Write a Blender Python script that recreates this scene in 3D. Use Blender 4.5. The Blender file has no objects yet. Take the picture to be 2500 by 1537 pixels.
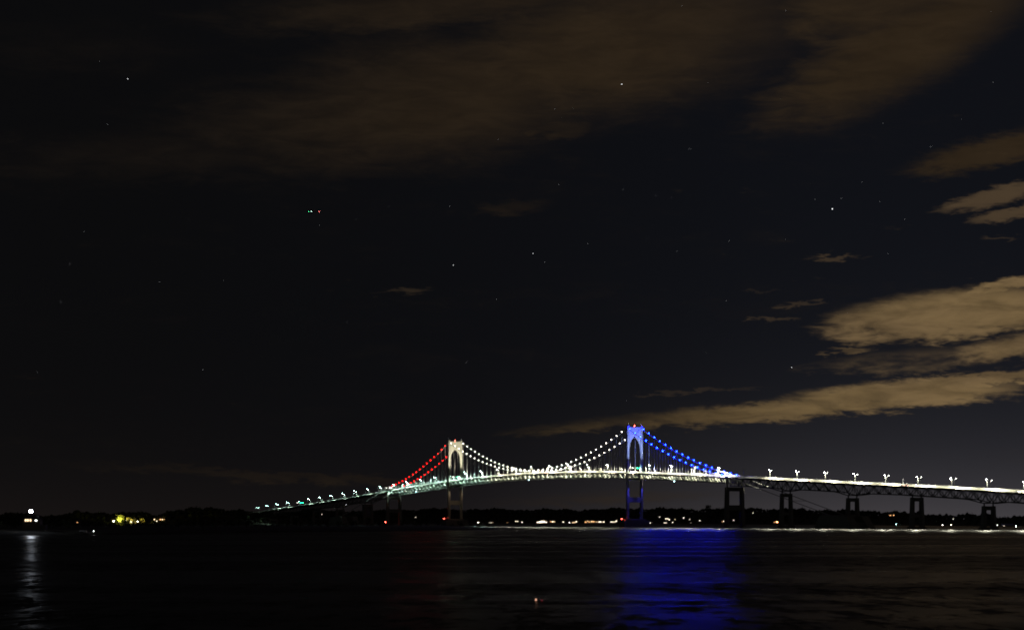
import bpy, bmesh, math, random
from mathutils import Vector, Matrix
random.seed(7)
R = math.radians
scene = bpy.context.scene
col = scene.collection

# ------------------------------------------------------------------ camera
FPX, CX, HY, CAMH = 4608.0, 1250.0, 1266.0, 10.0      # focal length and principal point in photo pixels, eye height
cam = bpy.data.cameras.new('camera'); cam_o = bpy.data.objects.new('camera', cam); col.objects.link(cam_o)
cam.sensor_width = 36.0; cam.lens = 36.0 * FPX / 2500.0
cam_o.location = (0, 0, CAMH); cam_o.rotation_euler = (R(90), 0, 0)
cam.shift_y = (HY - 768.5) / 2500.0
cam.clip_start = 0.5; cam.clip_end = 120000
scene.camera = cam_o

# ------------------------------------------------------------------ render / exposure
scene.view_settings.view_transform = 'Standard'; scene.view_settings.look = 'None'
scene.view_settings.exposure = 0.0; scene.view_settings.gamma = 1.0
cy = scene.cycles
cy.use_denoising = True; cy.use_adaptive_sampling = False
cy.sample_clamp_direct = 0.0; cy.sample_clamp_indirect = 1.5
cy.max_bounces = 5; cy.diffuse_bounces = 2; cy.glossy_bounces = 3; cy.transmission_bounces = 3
cy.caustics_reflective = False; cy.caustics_refractive = False
cy.use_light_tree = True
cy.pixel_filter_type = 'BLACKMAN_HARRIS'; cy.filter_width = 1.9

# ------------------------------------------------------------------ node helpers
class NB:
    def __init__(self, tree):
        self.t = tree; tree.nodes.clear()
    def n(self, typ, **kw):
        nd = self.t.nodes.new(typ)
        for k, v in kw.items(): setattr(nd, k, v)
        return nd
    def put(self, sock, v):
        if hasattr(v, 'is_output'): self.t.links.new(v, sock)
        else: sock.default_value = v
    def m(self, op, a, b=None, c=None, clamp=False):
        nd = self.n('ShaderNodeMath', operation=op); nd.use_clamp = clamp
        self.put(nd.inputs[0], a)
        if b is not None: self.put(nd.inputs[1], b)
        if c is not None: self.put(nd.inputs[2], c)
        return nd.outputs[0]
    def ss(self, x, lo, hi, a=0.0, b=1.0):
        nd = self.n('ShaderNodeMapRange', interpolation_type='SMOOTHSTEP')
        self.put(nd.inputs[0], x); self.put(nd.inputs[1], lo); self.put(nd.inputs[2], hi)
        self.put(nd.inputs[3], a); self.put(nd.inputs[4], b)
        return nd.outputs[0]
    def comb(self, x, y, z=0.0):
        nd = self.n('ShaderNodeCombineXYZ')
        self.put(nd.inputs[0], x); self.put(nd.inputs[1], y); self.put(nd.inputs[2], z)
        return nd.outputs[0]
    def noise(self, vec, scale, detail=4.0, rough=0.55, dist=0.0):
        nd = self.n('ShaderNodeTexNoise'); self.put(nd.inputs['Vector'], vec)
        nd.inputs['Scale'].default_value = scale; nd.inputs['Detail'].default_value = detail
        nd.inputs['Roughness'].default_value = rough; nd.inputs['Distortion'].default_value = dist
        return nd.outputs[0]
    def mix(self, f, a, b):
        nd = self.n('ShaderNodeMix', data_type='RGBA'); self.put(nd.inputs[0], f)
        self.put(nd.inputs[6], a); self.put(nd.inputs[7], b)
        return nd.outputs[2]
    def scalecol(self, c, f):
        nd = self.n('ShaderNodeVectorMath', operation='SCALE')
        self.put(nd.inputs[0], c); self.put(nd.inputs[3], f)
        return nd.outputs[0]
    def addcol(self, a, b):
        nd = self.n('ShaderNodeVectorMath', operation='ADD')
        self.put(nd.inputs[0], a); self.put(nd.inputs[1], b)
        return nd.outputs[0]

# ------------------------------------------------------------------ night sky: glow at the horizon, lamp-lit clouds
def azel(px, py):
    a = math.atan((px - CX) / FPX)
    return a, math.atan((HY - py) / FPX * math.cos(a))
world = bpy.data.worlds.new('World'); scene.world = world; world.use_nodes = True; world.cycles.sampling_method = 'NONE'
b = NB(world.node_tree)
tc = b.n('ShaderNodeTexCoord'); sep = b.n('ShaderNodeSeparateXYZ'); b.put(sep.inputs[0], tc.outputs['Generated'])
AZ = b.m('ARCTAN2', sep.outputs[0], sep.outputs[1]); EL = b.m('ARCSINE', sep.outputs[2])
P3 = b.comb(b.m('MULTIPLY', AZ, 1.0), b.m('MULTIPLY', EL, 4.2), 0.3)      # cloud streaks lie flat
n_big = b.noise(P3, 9.0, 5.0, 0.55, 0.3)
n_mid = b.noise(P3, 34.0, 6.0, 0.6, 0.5)
n_fine = b.noise(P3, 95.0, 5.0, 0.6, 0.4)
warp = b.m('MULTIPLY', b.m('SUBTRACT', n_mid, 0.5), 0.030)
warp2 = b.m('MULTIPLY', b.m('SUBTRACT', n_fine, 0.5), 0.010)
AZw = b.m('ADD', AZ, b.m('MULTIPLY', warp, 1.5)); ELw = b.m('ADD', EL, b.m('ADD', b.m('MULTIPLY', warp, 0.35), warp2))
def blob(px, py, hw, hh, deg, amp, soft=1.0):
    a0, e0 = azel(px, py); c, s_ = math.cos(R(deg)), math.sin(R(deg))
    da = b.m('SUBTRACT', AZw, a0); de = b.m('SUBTRACT', ELw, e0)
    u = b.m('MULTIPLY', b.m('MULTIPLY_ADD', da, c, b.m('MULTIPLY', de, s_)), FPX / hw)
    v = b.m('MULTIPLY', b.m('MULTIPLY_ADD', de, c, b.m('MULTIPLY', da, -s_)), FPX / hh)
    d = b.m('SQRT', b.m('MULTIPLY_ADD', u, u, b.m('MULTIPLY', v, v)))
    return b.m('MULTIPLY', b.ss(d, 1.0 + 0.5 * soft, 1.0 - 0.6 * soft), amp)
def blobs(lst):
    acc = None
    for q in lst:
        k = blob(*q); acc = k if acc is None else b.m('MAXIMUM', acc, k)
    return acc
dim = blobs([(1010, 250, 520, 140, 10, .85, 1.4), (1470, 120, 460, 145, 10, .9, 1.3), (1060, 18, 500, 50, 4, .7, 1.3), (340, 385, 420, 62, 4, .45, 1.2),
             (2190, 125, 320, 95, 25, .95, 1.1), (2120, 20, 270, 90, 0, .75, 1.3), (1350, 318, 90, 24, 0, .5), (700, 300, 300, 70, 10, .6, 1.3),
             (2440, 368, 200, 34, 10, 1.0), (1240, 510, 90, 18, 5, .35), (130, 120, 300, 60, 0, .25, 1.4),
             (620, 1158, 420, 14, -3, .6, 1.2), (1500, 1215, 300, 18, 2, .35, 1.3)])
mids = blobs([(2440, 478, 150, 22, 12, 1.0), (2470, 522, 120, 16, 8, .95), (985, 711, 90, 8, 4, .5, 1.2), (2055, 624, 62, 7, -4, .62), (2440, 582, 60, 7, 0, .55),
              (1960, 740, 60, 6, 2, .5), (1880, 780, 70, 6, 0, .55), (1860, 707, 60, 5, 0, .3), (1700, 955, 190, 6, 3, .42)])
bright = blobs([(2330, 768, 290, 58, 4, 1.1, .8), (2480, 690, 140, 14, 12, .95, 1.0), (2490, 845, 150, 28, 8, .9, 1.0), (2090, 775, 90, 20, 8, .75, 1.0),
                (1900, 1002, 460, 24, 4, .95, 1.1), (2200, 962, 280, 32, 3, 1.1, .9), (2390, 926, 230, 15, 2, 1.0, 1.0), (2250, 880, 260, 34, 3, .36, .8), (2060, 858, 70, 10, 2, .62, .7), (1520, 1034, 280, 15, 4, .62, 1.3)])
stc = b.m('ADD', b.m('MULTIPLY', b.m('SUBTRACT', n_big, .5), 1.3), b.m('MULTIPLY', b.m('SUBTRACT', n_mid, .5), 1.1))
d_dim = b.ss(b.m('MULTIPLY_ADD', stc, .42, dim), .0, 1.05)
d_mid = b.ss(b.m('MULTIPLY_ADD', stc, .35, mids), .16, 1.1)
fc = b.m('ADD', b.m('MULTIPLY', b.m('SUBTRACT', n_mid, .5), 1.2), b.m('MULTIPLY', b.m('SUBTRACT', n_fine, .5), 1.3))
d_bri = b.ss(b.m('MULTIPLY_ADD', fc, .44, bright), .10, 1.1)
# the cloud cover goes on the same way outside the view
away = b.ss(b.m('ABSOLUTE', AZ), R(19), R(30)); high = b.ss(EL, R(17), R(24)); out = b.m('MAXIMUM', away, high)
upw = b.ss(EL, R(0.5), R(4))
d_out = b.m('MULTIPLY', b.m('MULTIPLY', b.ss(n_big, .42, .68), out), upw)
d_dim = b.m('MAXIMUM', b.m('MULTIPLY', d_dim, b.m('SUBTRACT', 1.0, out)), b.m('MULTIPLY', d_out, .9))
# clear sky and horizon glow
sx = b.ss(AZ, R(-14), R(14))
base = b.mix(sx, (.0032, .0032, .0036, 1), (.0044, .0049, .0070, 1))
elc = b.m('MAXIMUM', EL, 0.0)
g_low = b.m('EXPONENT', b.m('MULTIPLY', elc, -1 / R(1.6)))
g_mid = b.m('EXPONENT', b.m('MULTIPLY', elc, -1 / R(4.5)))
gcol = b.mix(b.ss(AZ, R(-4), R(13)), (.0045, .0028, .0020, 1), (.044, .038, .038, 1))
gcol2 = b.mix(b.ss(AZ, R(0), R(14)), (.0004, .0004, .0005, 1), (.0055, .0065, .0095, 1))
sky = b.addcol(base, b.addcol(b.scalecol(gcol, g_low), b.scalecol(gcol2, g_mid)))
tex_d = b.ss(n_mid, .25, .75, .85, 1.1)
c_dim = b.scalecol(b.mix(b.ss(AZ, R(-14), R(6)), (.0100, .0074, .0056, 1), (.0255, .0165, .0090, 1)), tex_d)
c_mid = (.085, .056, .030, 1)
c_bri = b.scalecol(b.mix(n_big, (.12, .078, .044, 1), (.21, .140, .058, 1)), b.ss(n_mid, .28, .72, .66, 1.15))
c_bri = b.scalecol(c_bri, b.ss(AZ, R(0), R(13), .22, 1.0))
sky = b.mix(d_dim, sky, c_dim); sky = b.mix(b.m('MULTIPLY', d_mid, .75), sky, c_mid); sky = b.mix(b.m('MULTIPLY', d_bri, .92), sky, c_bri)
bg = b.n('ShaderNodeBackground'); b.put(bg.inputs[0], sky); bg.inputs[1].default_value = 1.0
wo = b.n('ShaderNodeOutputWorld'); b.t.links.new(bg.outputs[0], wo.inputs[0])

# ------------------------------------------------------------------ materials
MATS = {}
def mat(name, color, rough=.6, metal=0.0, var=.15, scale=.6, bump=0.0):
    if name in MATS: return MATS[name]
    m = bpy.data.materials.new(name); m.use_nodes = True; q = NB(m.node_tree)
    tcn = q.n('ShaderNodeTexCoord'); nz = q.noise(tcn.outputs['Object'], scale, 5.0, .6)
    p = q.n('ShaderNodeBsdfPrincipled')
    c = tuple(color) + (1,)
    q.put(p.inputs['Base Color'], q.mix(nz, tuple(x * (1 - var) for x in color) + (1,), tuple(min(1, x * (1 + var)) for x in color) + (1,)))
    p.inputs['Roughness'].default_value = rough; p.inputs['Metallic'].default_value = metal
    if bump:
        bn = q.n('ShaderNodeBump'); bn.inputs['Strength'].default_value = bump; q.put(bn.inputs['Height'], nz)
        q.put(p.inputs['Normal'], bn.outputs[0])
    o = q.n('ShaderNodeOutputMaterial'); q.t.links.new(p.outputs[0], o.inputs[0])
    MATS[name] = m; return m
def emat(name, color, strength, sampled=False):
    if name in MATS: return MATS[name]
    m = bpy.data.materials.new(name); m.use_nodes = True; q = NB(m.node_tree)
    e = q.n('ShaderNodeEmission'); e.inputs[0].default_value = tuple(color) + (1,); e.inputs[1].default_value = strength; m.cycles.emission_sampling = 'FRONT' if sampled else 'NONE'
    o = q.n('ShaderNodeOutputMaterial'); q.t.links.new(e.outputs[0], o.inputs[0])
    MATS[name] = m; return m
M_tower = mat('tower_paint', (.46, .47, .40), .55, 0, .12, .25, .1)
M_diag = mat('truss_paint_lit', (.42, .44, .38), .6, 0, .2, .5, .1)  # truss paint made paler so the diagonals look lamplit
M_steel = mat('truss_paint_shaded', (.075, .085, .07), .6, 0, .25, .5, .1)  # the same paint darkened, shade on chords and floor beams put into the colour
M_cable = mat('cable_wrap', (.70, .70, .67), .5, 0, .1, 1)
M_conc = mat('concrete', (.30, .28, .25), .85, 0, .25, .35, .3)
M_barr = mat('barrier_concrete', (.58, .55, .47), .8, 0, .18, .8, .2)
M_asph = mat('asphalt', (.05, .05, .05), .9, 0, .3, 2)
M_galv = mat('galvanised_steel', (.52, .53, .52), .45, .3, .1, 2)
M_pole = mat('weathered_pole', (.13, .135, .13), .6, .2, .2, 2)
M_soil = mat('shore_soil', (.035, .034, .022), .95, 0, .4, .05, .3)
M_rock = mat('dark_rock', (.06, .055, .05), .9, 0, .4, .6, .5)
M_leaf = mat('foliage', (.045, .055, .022), .85, 0, .35, .7)
M_leafy = mat('pale_foliage', (.11, .12, .03), .8, 0, .35, .9)
M_bark = mat('bark', (.06, .045, .03), .9, 0, .3, 3)
M_wall = mat('house_wall', (.42, .39, .34), .8, 0, .12, .8)
M_wall2 = mat('house_clapboard', (.30, .30, .31), .8, 0, .12, .8)
M_roof = mat('roof_shingle', (.07, .065, .065), .9, 0, .2, 2)
M_white = mat('white_paint', (.75, .75, .73), .5, 0, .08, 1)
M_glass = mat('dark_glass', (.02, .025, .03), .08, 0, .1, 1)
M_rub = mat('black_rubber', (.02, .02, .02), .8, 0, .1, 3)

BLUE = (.0012, .006, 1.0); RED = (1.0, .006, .005); WARM = (1.0, .90, .78)
E_blue = emat('blue_cable_led', BLUE, 520, True); E_red = emat('red_cable_led', RED, 22, True); E_whi = emat('white_cable_led', WARM, 16, True)

# ------------------------------------------------------------------ geometry helpers
class MB:
    def __init__(self): self.v = []; self.f = []
    def add(self, vs, fs):
        k = len(self.v); self.v += [tuple(x) for x in vs]; self.f += [tuple(i + k for i in q) for q in fs]; return self
    def box(self, c, d, rz=0.0):
        x, y, z = (q / 2 for q in d); cr, sr = math.cos(rz), math.sin(rz); vs = []
        for sz in (-1, 1):
            for a, e in ((-1, -1), (1, -1), (1, 1), (-1, 1)):
                px, py = a * x, e * y
                vs.append((c[0] + px * cr - py * sr, c[1] + px * sr + py * cr, c[2] + sz * z))
        return self.add(vs, [(3, 2, 1, 0), (4, 5, 6, 7), (0, 1, 5, 4), (1, 2, 6, 5), (2, 3, 7, 6), (3, 0, 4, 7)])
    def beam(self, a, b_, w, h=None, w2=None, h2=None):
        h = h or w; w2 = w2 or w; h2 = h2 or h
        a = Vector(a); b_ = Vector(b_); d = (b_ - a).normalized()
        up = Vector((0, 0, 1)) if abs(d.z) < .95 else Vector((T.x, T.y, 0))
        sd = d.cross(up).normalized(); up = sd.cross(d).normalized(); vs = []
        for p, ww, hh in ((a, w, h), (b_, w2, h2)):
            for i, j in ((-1, -1), (1, -1), (1, 1), (-1, 1)): vs.append(p + sd * (i * ww / 2) + up * (j * hh / 2))
        return self.add(vs, [(0, 3, 2, 1), (4, 5, 6, 7), (0, 1, 5, 4), (1, 2, 6, 5), (2, 3, 7, 6), (3, 0, 4, 7)])
    def tube(self, pts, r, k=6, cap=True):
        pts = [Vector(p) for p in pts]; rs = r if isinstance(r, (list, tuple)) else [r] * len(pts); vs = []; fs = []
        for i, p in enumerate(pts):
            d = (pts[min(i + 1, len(pts) - 1)] - pts[max(i - 1, 0)]).normalized()
            up = Vector((0, 0, 1)) if abs(d.z) < .9 else Vector((1, 0, 0))
            sd = d.cross(up).normalized(); up = sd.cross(d)
            for j in range(k):
                a = 2 * math.pi * j / k; vs.append(p + sd * (rs[i] * math.cos(a)) + up * (rs[i] * math.sin(a)))
        for i in range(len(pts) - 1):
            for j in range(k): fs.append((i * k + j, i * k + (j + 1) % k, (i + 1) * k + (j + 1) % k, (i + 1) * k + j))
        if cap: fs += [tuple(range(k - 1, -1, -1)), tuple(range((len(pts) - 1) * k, len(pts) * k))]
        return self.add(vs, fs)
    def ball(self, c, r, sub=1, jit=0.0, sc=(1, 1, 1), rnd=random):
        vs, fs = ICO[sub]
        return self.add([(c[0] + x * r * sc[0] * (1 + jit * rnd.uniform(-1, 1)), c[1] + y * r * sc[1] * (1 + jit * rnd.uniform(-1, 1)), c[2] + z * r * sc[2] * (1 + jit * rnd.uniform(-1, 1))) for x, y, z in vs], fs)
    def prism(self, poly, z0, z1, sc0=1.0, sc1=1.0, xf=None):
        k = len(poly); vs = [(x * sc0, y * sc0, z0) for x, y in poly] + [(x * sc1, y * sc1, z1) for x, y in poly]
        if xf: vs = [xf(v) for v in vs]
        return self.add(vs, [tuple(range(k - 1, -1, -1)), tuple(range(k, 2 * k))] + [(i, (i + 1) % k, k + (i + 1) % k, k + i) for i in range(k)])
    def mesh(self, name, m, smooth=False):
        me = bpy.data.meshes.new(name); me.from_pydata(self.v, [], self.f); me.materials.append(m); me.validate()
        if smooth: me.polygons.foreach_set('use_smooth', [True] * len(me.polygons))
        return me
ICO = {}
for sub in (1, 2):
    bm = bmesh.new(); bmesh.ops.create_icosphere(bm, subdivisions=sub, radius=1.0)
    bm.verts.index_update(); ICO[sub] = ([tuple(v.co) for v in bm.verts], [tuple(v.index for v in f.verts) for f in bm.faces]); bm.free()

def link(o, parent=None, world_coords=False):
    col.objects.link(o)
    if parent:
        o.parent = parent
        if world_coords and parent.parent is None: o.matrix_parent_inverse = Matrix.Translation(-parent.location)
    return o
def part(name, mb, m, parent, smooth=False, wc=False, stuff=False):
    o = bpy.data.objects.new(name, mb.mesh(name, m, smooth) if isinstance(mb, MB) else mb)
    if stuff: o['kind'] = 'stuff'
    return link(o, parent, wc)
def tag(o, label, cat, group=None):
    o['label'] = label; o['category'] = cat
    if group: o['group'] = group
    return o
def thing(name, label, cat, loc=(0, 0, 0), rz=0.0, group=None):
    o = bpy.data.objects.new(name, None); o.empty_display_size = .5; col.objects.link(o)
    o.location = loc; o.rotation_euler = (0, 0, rz); return tag(o, label, cat, group)
def struct(name, mb, m, kind='structure', label=None, smooth=False):
    o = part(name, mb, m, None, smooth); o['kind'] = kind
    if label: o['label'] = label
    return o
def copy_thing(root, loc, rz=0.0, label=None, group=None, swap=None, cat=None):
    def cp(o, par):
        c = o.copy(); col.objects.link(c); c.parent = par
        if swap and o.type == 'MESH' and o.data.name in swap: c.data = swap[o.data.name]
        if swap and o.type == 'LIGHT' and o.data.name in swap: c.data = swap[o.data.name]
        for ch in o.children: cp(ch, c)
        return c
    r = cp(root, None); r.location = loc; r.rotation_euler = (0, 0, rz)
    if label: r['label'] = label
    if group: r['group'] = group
    if cat: r['category'] = cat
    return r
def remat(me, name, m):
    d = me.copy(); d.name = name; d.materials.clear(); d.materials.append(m); return d

# ------------------------------------------------------------------ the bridge's own axes: s along the road, n towards the bay
B0 = Vector((150.1, 2313.0)); T = Vector((.47695946, -.87892529)); N = Vector((-.87892529, -.47695946))
TANG = math.atan2(T.y, T.x)
def W(s, n, z): q = B0 + T * s + N * n; return Vector((q.x, q.y, z))
def s_of(px, n):
    k = (px - CX) / FPX
    return (k * (B0.y + N.y * n) - B0.x - N.x * n) / (T.x - k * T.y)
def pix(px, py, depth): return Vector(((px - CX) / FPX * depth, depth, CAMH + (HY - py) * depth / FPX))
def depth_water(py): return CAMH * FPX / (py - HY)
PC = (-35.598, -58.3, 39.427, 68.049, -58.958, -34.681, 68.143)
def rail(s):
    q = max(-1262.0, min(690.0, s)) / 1000.0; r = 0.0
    for c in PC: r = r * q + c
    return r + (-.055 * (s - 690) if s > 690 else (.045 * (s + 1262) if s < -1262 else 0))
def road(s): return rail(s) - 2.0
S0, S1, SL, SR = 0.0, -488.0, -699.0, 211.0

# ------------------------------------------------------------------ water
mw = bpy.data.materials.new('night_water'); mw.use_nodes = True; q = NB(mw.node_tree)
tcn = q.n('ShaderNodeTexCoord'); pos = tcn.outputs['Object']
def mapped(sc):
    mp = q.n('ShaderNodeMapping'); q.put(mp.inputs[0], pos); mp.inputs['Scale'].default_value = sc; return mp.outputs[0]
def wave(sc, detail, rough):
    nd = q.n('ShaderNodeTexNoise'); q.put(nd.inputs['Vector'], mapped(sc)); nd.inputs['Scale'].default_value = 1.0
    nd.inputs['Detail'].default_value = detail; nd.inputs['Roughness'].default_value = rough; nd.inputs['Distortion'].default_value = .3
    sv = q.n('ShaderNodeVectorMath', operation='SUBTRACT'); q.put(sv.inputs[0], nd.outputs[1]); sv.inputs[1].default_value = (.5, .5, .5); return sv.outputs[0]
slick = q.noise(mapped((.0022, .017, 1)), 1.0, 4.0, .6, .6)
calm = q.ss(slick, .38, .64, .45, 1.15)
slope = q.addcol(q.scalecol(wave((.24, .085, 1), 3.0, .75), 1.05), q.scalecol(wave((.5, .20, 1), 2.0, .6), .30))   # choppy wavelets over a low swell
slope = q.scalecol(slope, calm)
flat = q.n('ShaderNodeVectorMath', operation='MULTIPLY'); q.put(flat.inputs[0], slope); flat.inputs[1].default_value = (1.4, 1, 0)
nrm = q.n('ShaderNodeVectorMath', operation='NORMALIZE'); q.put(nrm.inputs[0], q.addcol(flat.outputs[0], (0, 0, 1)))
p = q.n('ShaderNodeBsdfPrincipled'); p.inputs['Base Color'].default_value = (.004, .006, .008, 1)
p.inputs['IOR'].default_value = 1.33; p.inputs['Specular IOR Level'].default_value = .12; q.put(p.inputs['Roughness'], q.ss(calm, .45, 1.15, .26, .36)); q.put(p.inputs['Normal'], nrm.outputs[0])
o = q.n('ShaderNodeOutputMaterial'); q.t.links.new(p.outputs[0], o.inputs[0])
struct('water', MB().add([(-30000, -300, 0), (30000, -300, 0), (30000, 45000, 0), (-30000, 45000, 0)], [(0, 1, 2, 3)]), mw)

# ------------------------------------------------------------------ far shore: land, woods
def interp(tab, x):
    if x <= tab[0][0]: return tab[0][1]
    for (x0, y0), (x1, y1) in zip(tab, tab[1:]):
        if x <= x1: return y0 + (y1 - y0) * (x - x0) / (x1 - x0)
    return tab[-1][1]
SHORE = [(-400, 3150), (400, 3200), (650, 3300), (900, 4100), (1150, 4450), (1400, 4390), (1800, 3600), (2322, 2710), (2500, 2525), (2900, 2250)]
TOPY = [(-400, 1254), (-20, 1258), (30, 1250), (80, 1252), (130, 1255), (160, 1252), (200, 1246), (260, 1248), (310, 1250), (350, 1248), (375, 1253), (395, 1247), (430, 1242), (515, 1237), (560, 1240), (600, 1246),
        (640, 1249), (700, 1246), (760, 1241), (850, 1244), (900, 1246), (960, 1242), (1000, 1241), (1060, 1240), (1250, 1241), (1320, 1241), (1400, 1242), (1500, 1239), (1600, 1238), (1660, 1240), (1760, 1238), (1840, 1237), (1900, 1240),
        (2000, 1241), (2080, 1244), (2165, 1245), (2250, 1250), (2300, 1252), (2400, 1254), (2500, 1258), (2900, 1260)]
def ridge(px):
    d = interp(SHORE, px) + 330; return max(3.0, CAMH + (HY - interp(TOPY, px)) * d / FPX - 8.5)
def ground(px, off):
    if off <= 0: return -1.0
    if off < 12: return -1 + off / 12 * 2.2
    u = min(1, (off - 12) / 320); return 1.2 + (ridge(px) - 1.2) * (u * u * (3 - 2 * u))
mb = MB(); cols = list(range(-400, 2901, 20)); rows = [-4, 0, 12, 50, 100, 160, 230, 330, 420, 600, 900]
vs = []
for r_ in rows:
    for c_ in cols:
        d = interp(SHORE, c_) + r_ + 6 * math.sin(c_ * .05) + 4 * math.sin(c_ * .17)
        g = ground(c_, r_) if r_ <= 420 else ridge(c_) * (1 - (r_ - 420) / 600)
        vs.append(((c_ - CX) / FPX * d, d, g))
nc = len(cols); mb.add(vs, [(i * nc + j, i * nc + j + 1, (i + 1) * nc + j + 1, (i + 1) * nc + j) for i in range(len(rows) - 1) for j in range(nc - 1)])
struct('shore_land', mb, M_soil)
rnd = random.Random(3)
def crown(mb, c, r, h, rnd, lumps=4, leaves=16, sub=1):
    for _ in range(lumps):
        a = rnd.uniform(0, 6.28); q = rnd.uniform(0, .55) * r
        mb.ball((c[0] + q * math.cos(a), c[1] + q * math.sin(a), c[2] + h * rnd.uniform(.3, .72)), r * rnd.uniform(.45, .72), sub, .16, (1, 1, h / (2 * r) * rnd.uniform(.8, 1.1)), rnd)
    for _ in range(leaves):
        a = rnd.uniform(0, 6.28); e = rnd.uniform(-.4, 1.4); k = rnd.uniform(.8, 1.1)
        p = Vector((c[0] + k * r * math.cos(a) * math.cos(e), c[1] + k * r * math.sin(a) * math.cos(e), c[2] + h * .5 + k * h * .5 * math.sin(e)))
        s_ = r * rnd.uniform(.12, .26)
        mb.add([p + Vector([rnd.uniform(-s_, s_) for _ in range(3)]) for _ in range(3)], [(0, 1, 2)])
mb = MB()
for off, step, hh in ((330, 4.2, .8), (300, 5, .78), (240, 7, .8), (170, 9, .8), (100, 14, .7), (55, 18, .6)):
    px = -390.0
    while px < 2890:
        d = interp(SHORE, px) + off + rnd.uniform(-18, 18); m_per = d / FPX
        h = rnd.uniform(8.5, 13.5) * hh * (1.0 + .18 * math.sin(px * .043) + .12 * math.sin(px * .11)); r_ = h * rnd.uniform(.36, .52)
        crown(mb, ((px - CX) / FPX * d, d, ground(px, off) - 1.0), r_ * 1.15, h, rnd, 4, 8)
        px += step / m_per * rnd.uniform(.6, 1.3)
struct('far_woods', mb, M_leaf, 'stuff', 'dark far-off woods along the shore behind the bridge')

# ------------------------------------------------------------------ near island with scrub, and its rock spit
ISH = [(-500, 1312), (-200, 1310), (0, 1307.5), (200, 1305), (420, 1302), (650, 1299), (800, 1297.5), (930, 1296.4), (1000, 1295.2), (1100, 1294.2), (1180, 1293), (1258, 1290.6)]
vs = []; cols = list(range(-500, 1259, 20)) + [1258]; rows = [(-3, -.8), (0, .05), (5, 1.0), (25, 2.4), (120, 3.4), (300, 3.6), (420, 1.0), (460, -.8)]
for off, g in rows:
    for c_ in cols:
        sw = depth_water(interp(ISH, c_)); taper = min(1, max(.06, (1258 - c_) / 190)); d = sw + off * taper + (3 * math.sin(c_ * .09) + 2 * math.sin(c_ * .23)) * taper
        vs.append(((c_ - CX) / FPX * d, d, g * (.35 + .65 * taper)))
nc = len(cols); struct('island_ground', MB().add(vs, [(i * nc + j, i * nc + j + 1, (i + 1) * nc + j + 1, (i + 1) * nc + j) for i in range(len(rows) - 1) for j in range(nc - 1)]), M_soil)
mb = MB(); px = 1249.0
while px < 1692:
    y = 1291.0 - (px - 1250) / 440 * 4.0; d = depth_water(y); k = 1 if px < 1600 else (1 if rnd.random() < .5 else 0)
    if k:
        h = rnd.uniform(.5, 1.25)
        mb.ball(((px - CX) / FPX * d, d + rnd.uniform(-1.5, 1.5), .1), h, 1, .3, (1.5, 1.2, .75), rnd)
    px += rnd.uniform(1.6, 3.4)
struct('rock_spit', mb, M_rock, 'stuff', 'low dark line of rocks lying in the water before the bridge')

# four scrub tree shapes, then each tree on the island is its own thing
def tree_parts(seed, h, r_, lumps, leaves, leafmat, trunk_h=.3):
    rn = random.Random(seed); t = MB()
    t.tube([(0, 0, -.4), (.1, 0, h * trunk_h), (.05, .1, h * .62)], [h * .032, h * .024, h * .01], 7)
    for k in range(5):
        a = k * 1.3 + rn.uniform(-.3, .3); z = h * rn.uniform(trunk_h * .8, trunk_h + .25)
        t.tube([(.08, 0, z), (math.cos(a) * r_ * .5, math.sin(a) * r_ * .5, z + h * .2)], [h * .014, h * .005], 5)
    c = MB()
    for _ in range(lumps):
        a = rn.uniform(0, 6.28); q_ = (rn.random() ** .5) * r_ * .8; z = h * rn.uniform(trunk_h + .05, .88)
        lim = r_ * math.sqrt(max(.05, 1 - ((z / h - .55) / .5) ** 2)); q_ = min(q_, lim * .8)
        cx_, cy_, cr = q_ * math.cos(a), q_ * math.sin(a), r_ * rn.uniform(.2, .36)
        for _ in range(leaves):
            d = Vector((rn.gauss(0, 1), rn.gauss(0, 1), rn.gauss(0, .8))).normalized() * cr * rn.uniform(.55, 1.05)
            p_ = Vector((cx_, cy_, z)) + d; s_ = h * rn.uniform(.018, .035); u = Vector((rn.gauss(0, 1), rn.gauss(0, 1), rn.gauss(0, 1))).normalized(); v = u.orthogonal().normalized()
            c.add([p_ - u * s_ * 1.5, p_ + v * s_ * .7, p_ + u * s_ * 1.5, p_ - v * s_ * .7], [(0, 1, 2, 3)])
    return t.mesh('trunk', M_bark), c.mesh('crown', leafmat)
VAR = [tree_parts(11 + k, h, r_, 16, 34, M_leaf, .2) for k, (h, r_) in enumerate(((8, 3.4), (6.2, 3.2), (9.5, 3.6), (4.6, 2.8)))]
def tree(name, v, loc, rz, sc, label, cat, group):
    o = thing(name, label, cat, loc, rz, group); o.scale = (sc, sc, sc)
    part('trunk', v[0], None, o); part('crown', v[1], None, o); return o
rn = random.Random(21)
for k in range(74):
    px = -60 + k * 17.3 + rn.uniform(-6, 6); sw = depth_water(interp(ISH, px)); off = rn.uniform(40, 250)
    if 20 < px < 150 and off < 110: off = rn.uniform(120, 240)
    tp = min(1, max(.06, (1258 - px) / 190)); d = sw + off * tp
    tree('scrub_tree', VAR[rn.randrange(4)], ((px - CX) / FPX * d, d, (2.9 * (.35 + .65 * tp))), rn.uniform(0, 6.28), rn.uniform(.75, 1.15) * (.55 + .45 * tp),
         'dark low scrub tree on the unlit island below the bridge', 'tree', 'scrub trees on the island')

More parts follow.
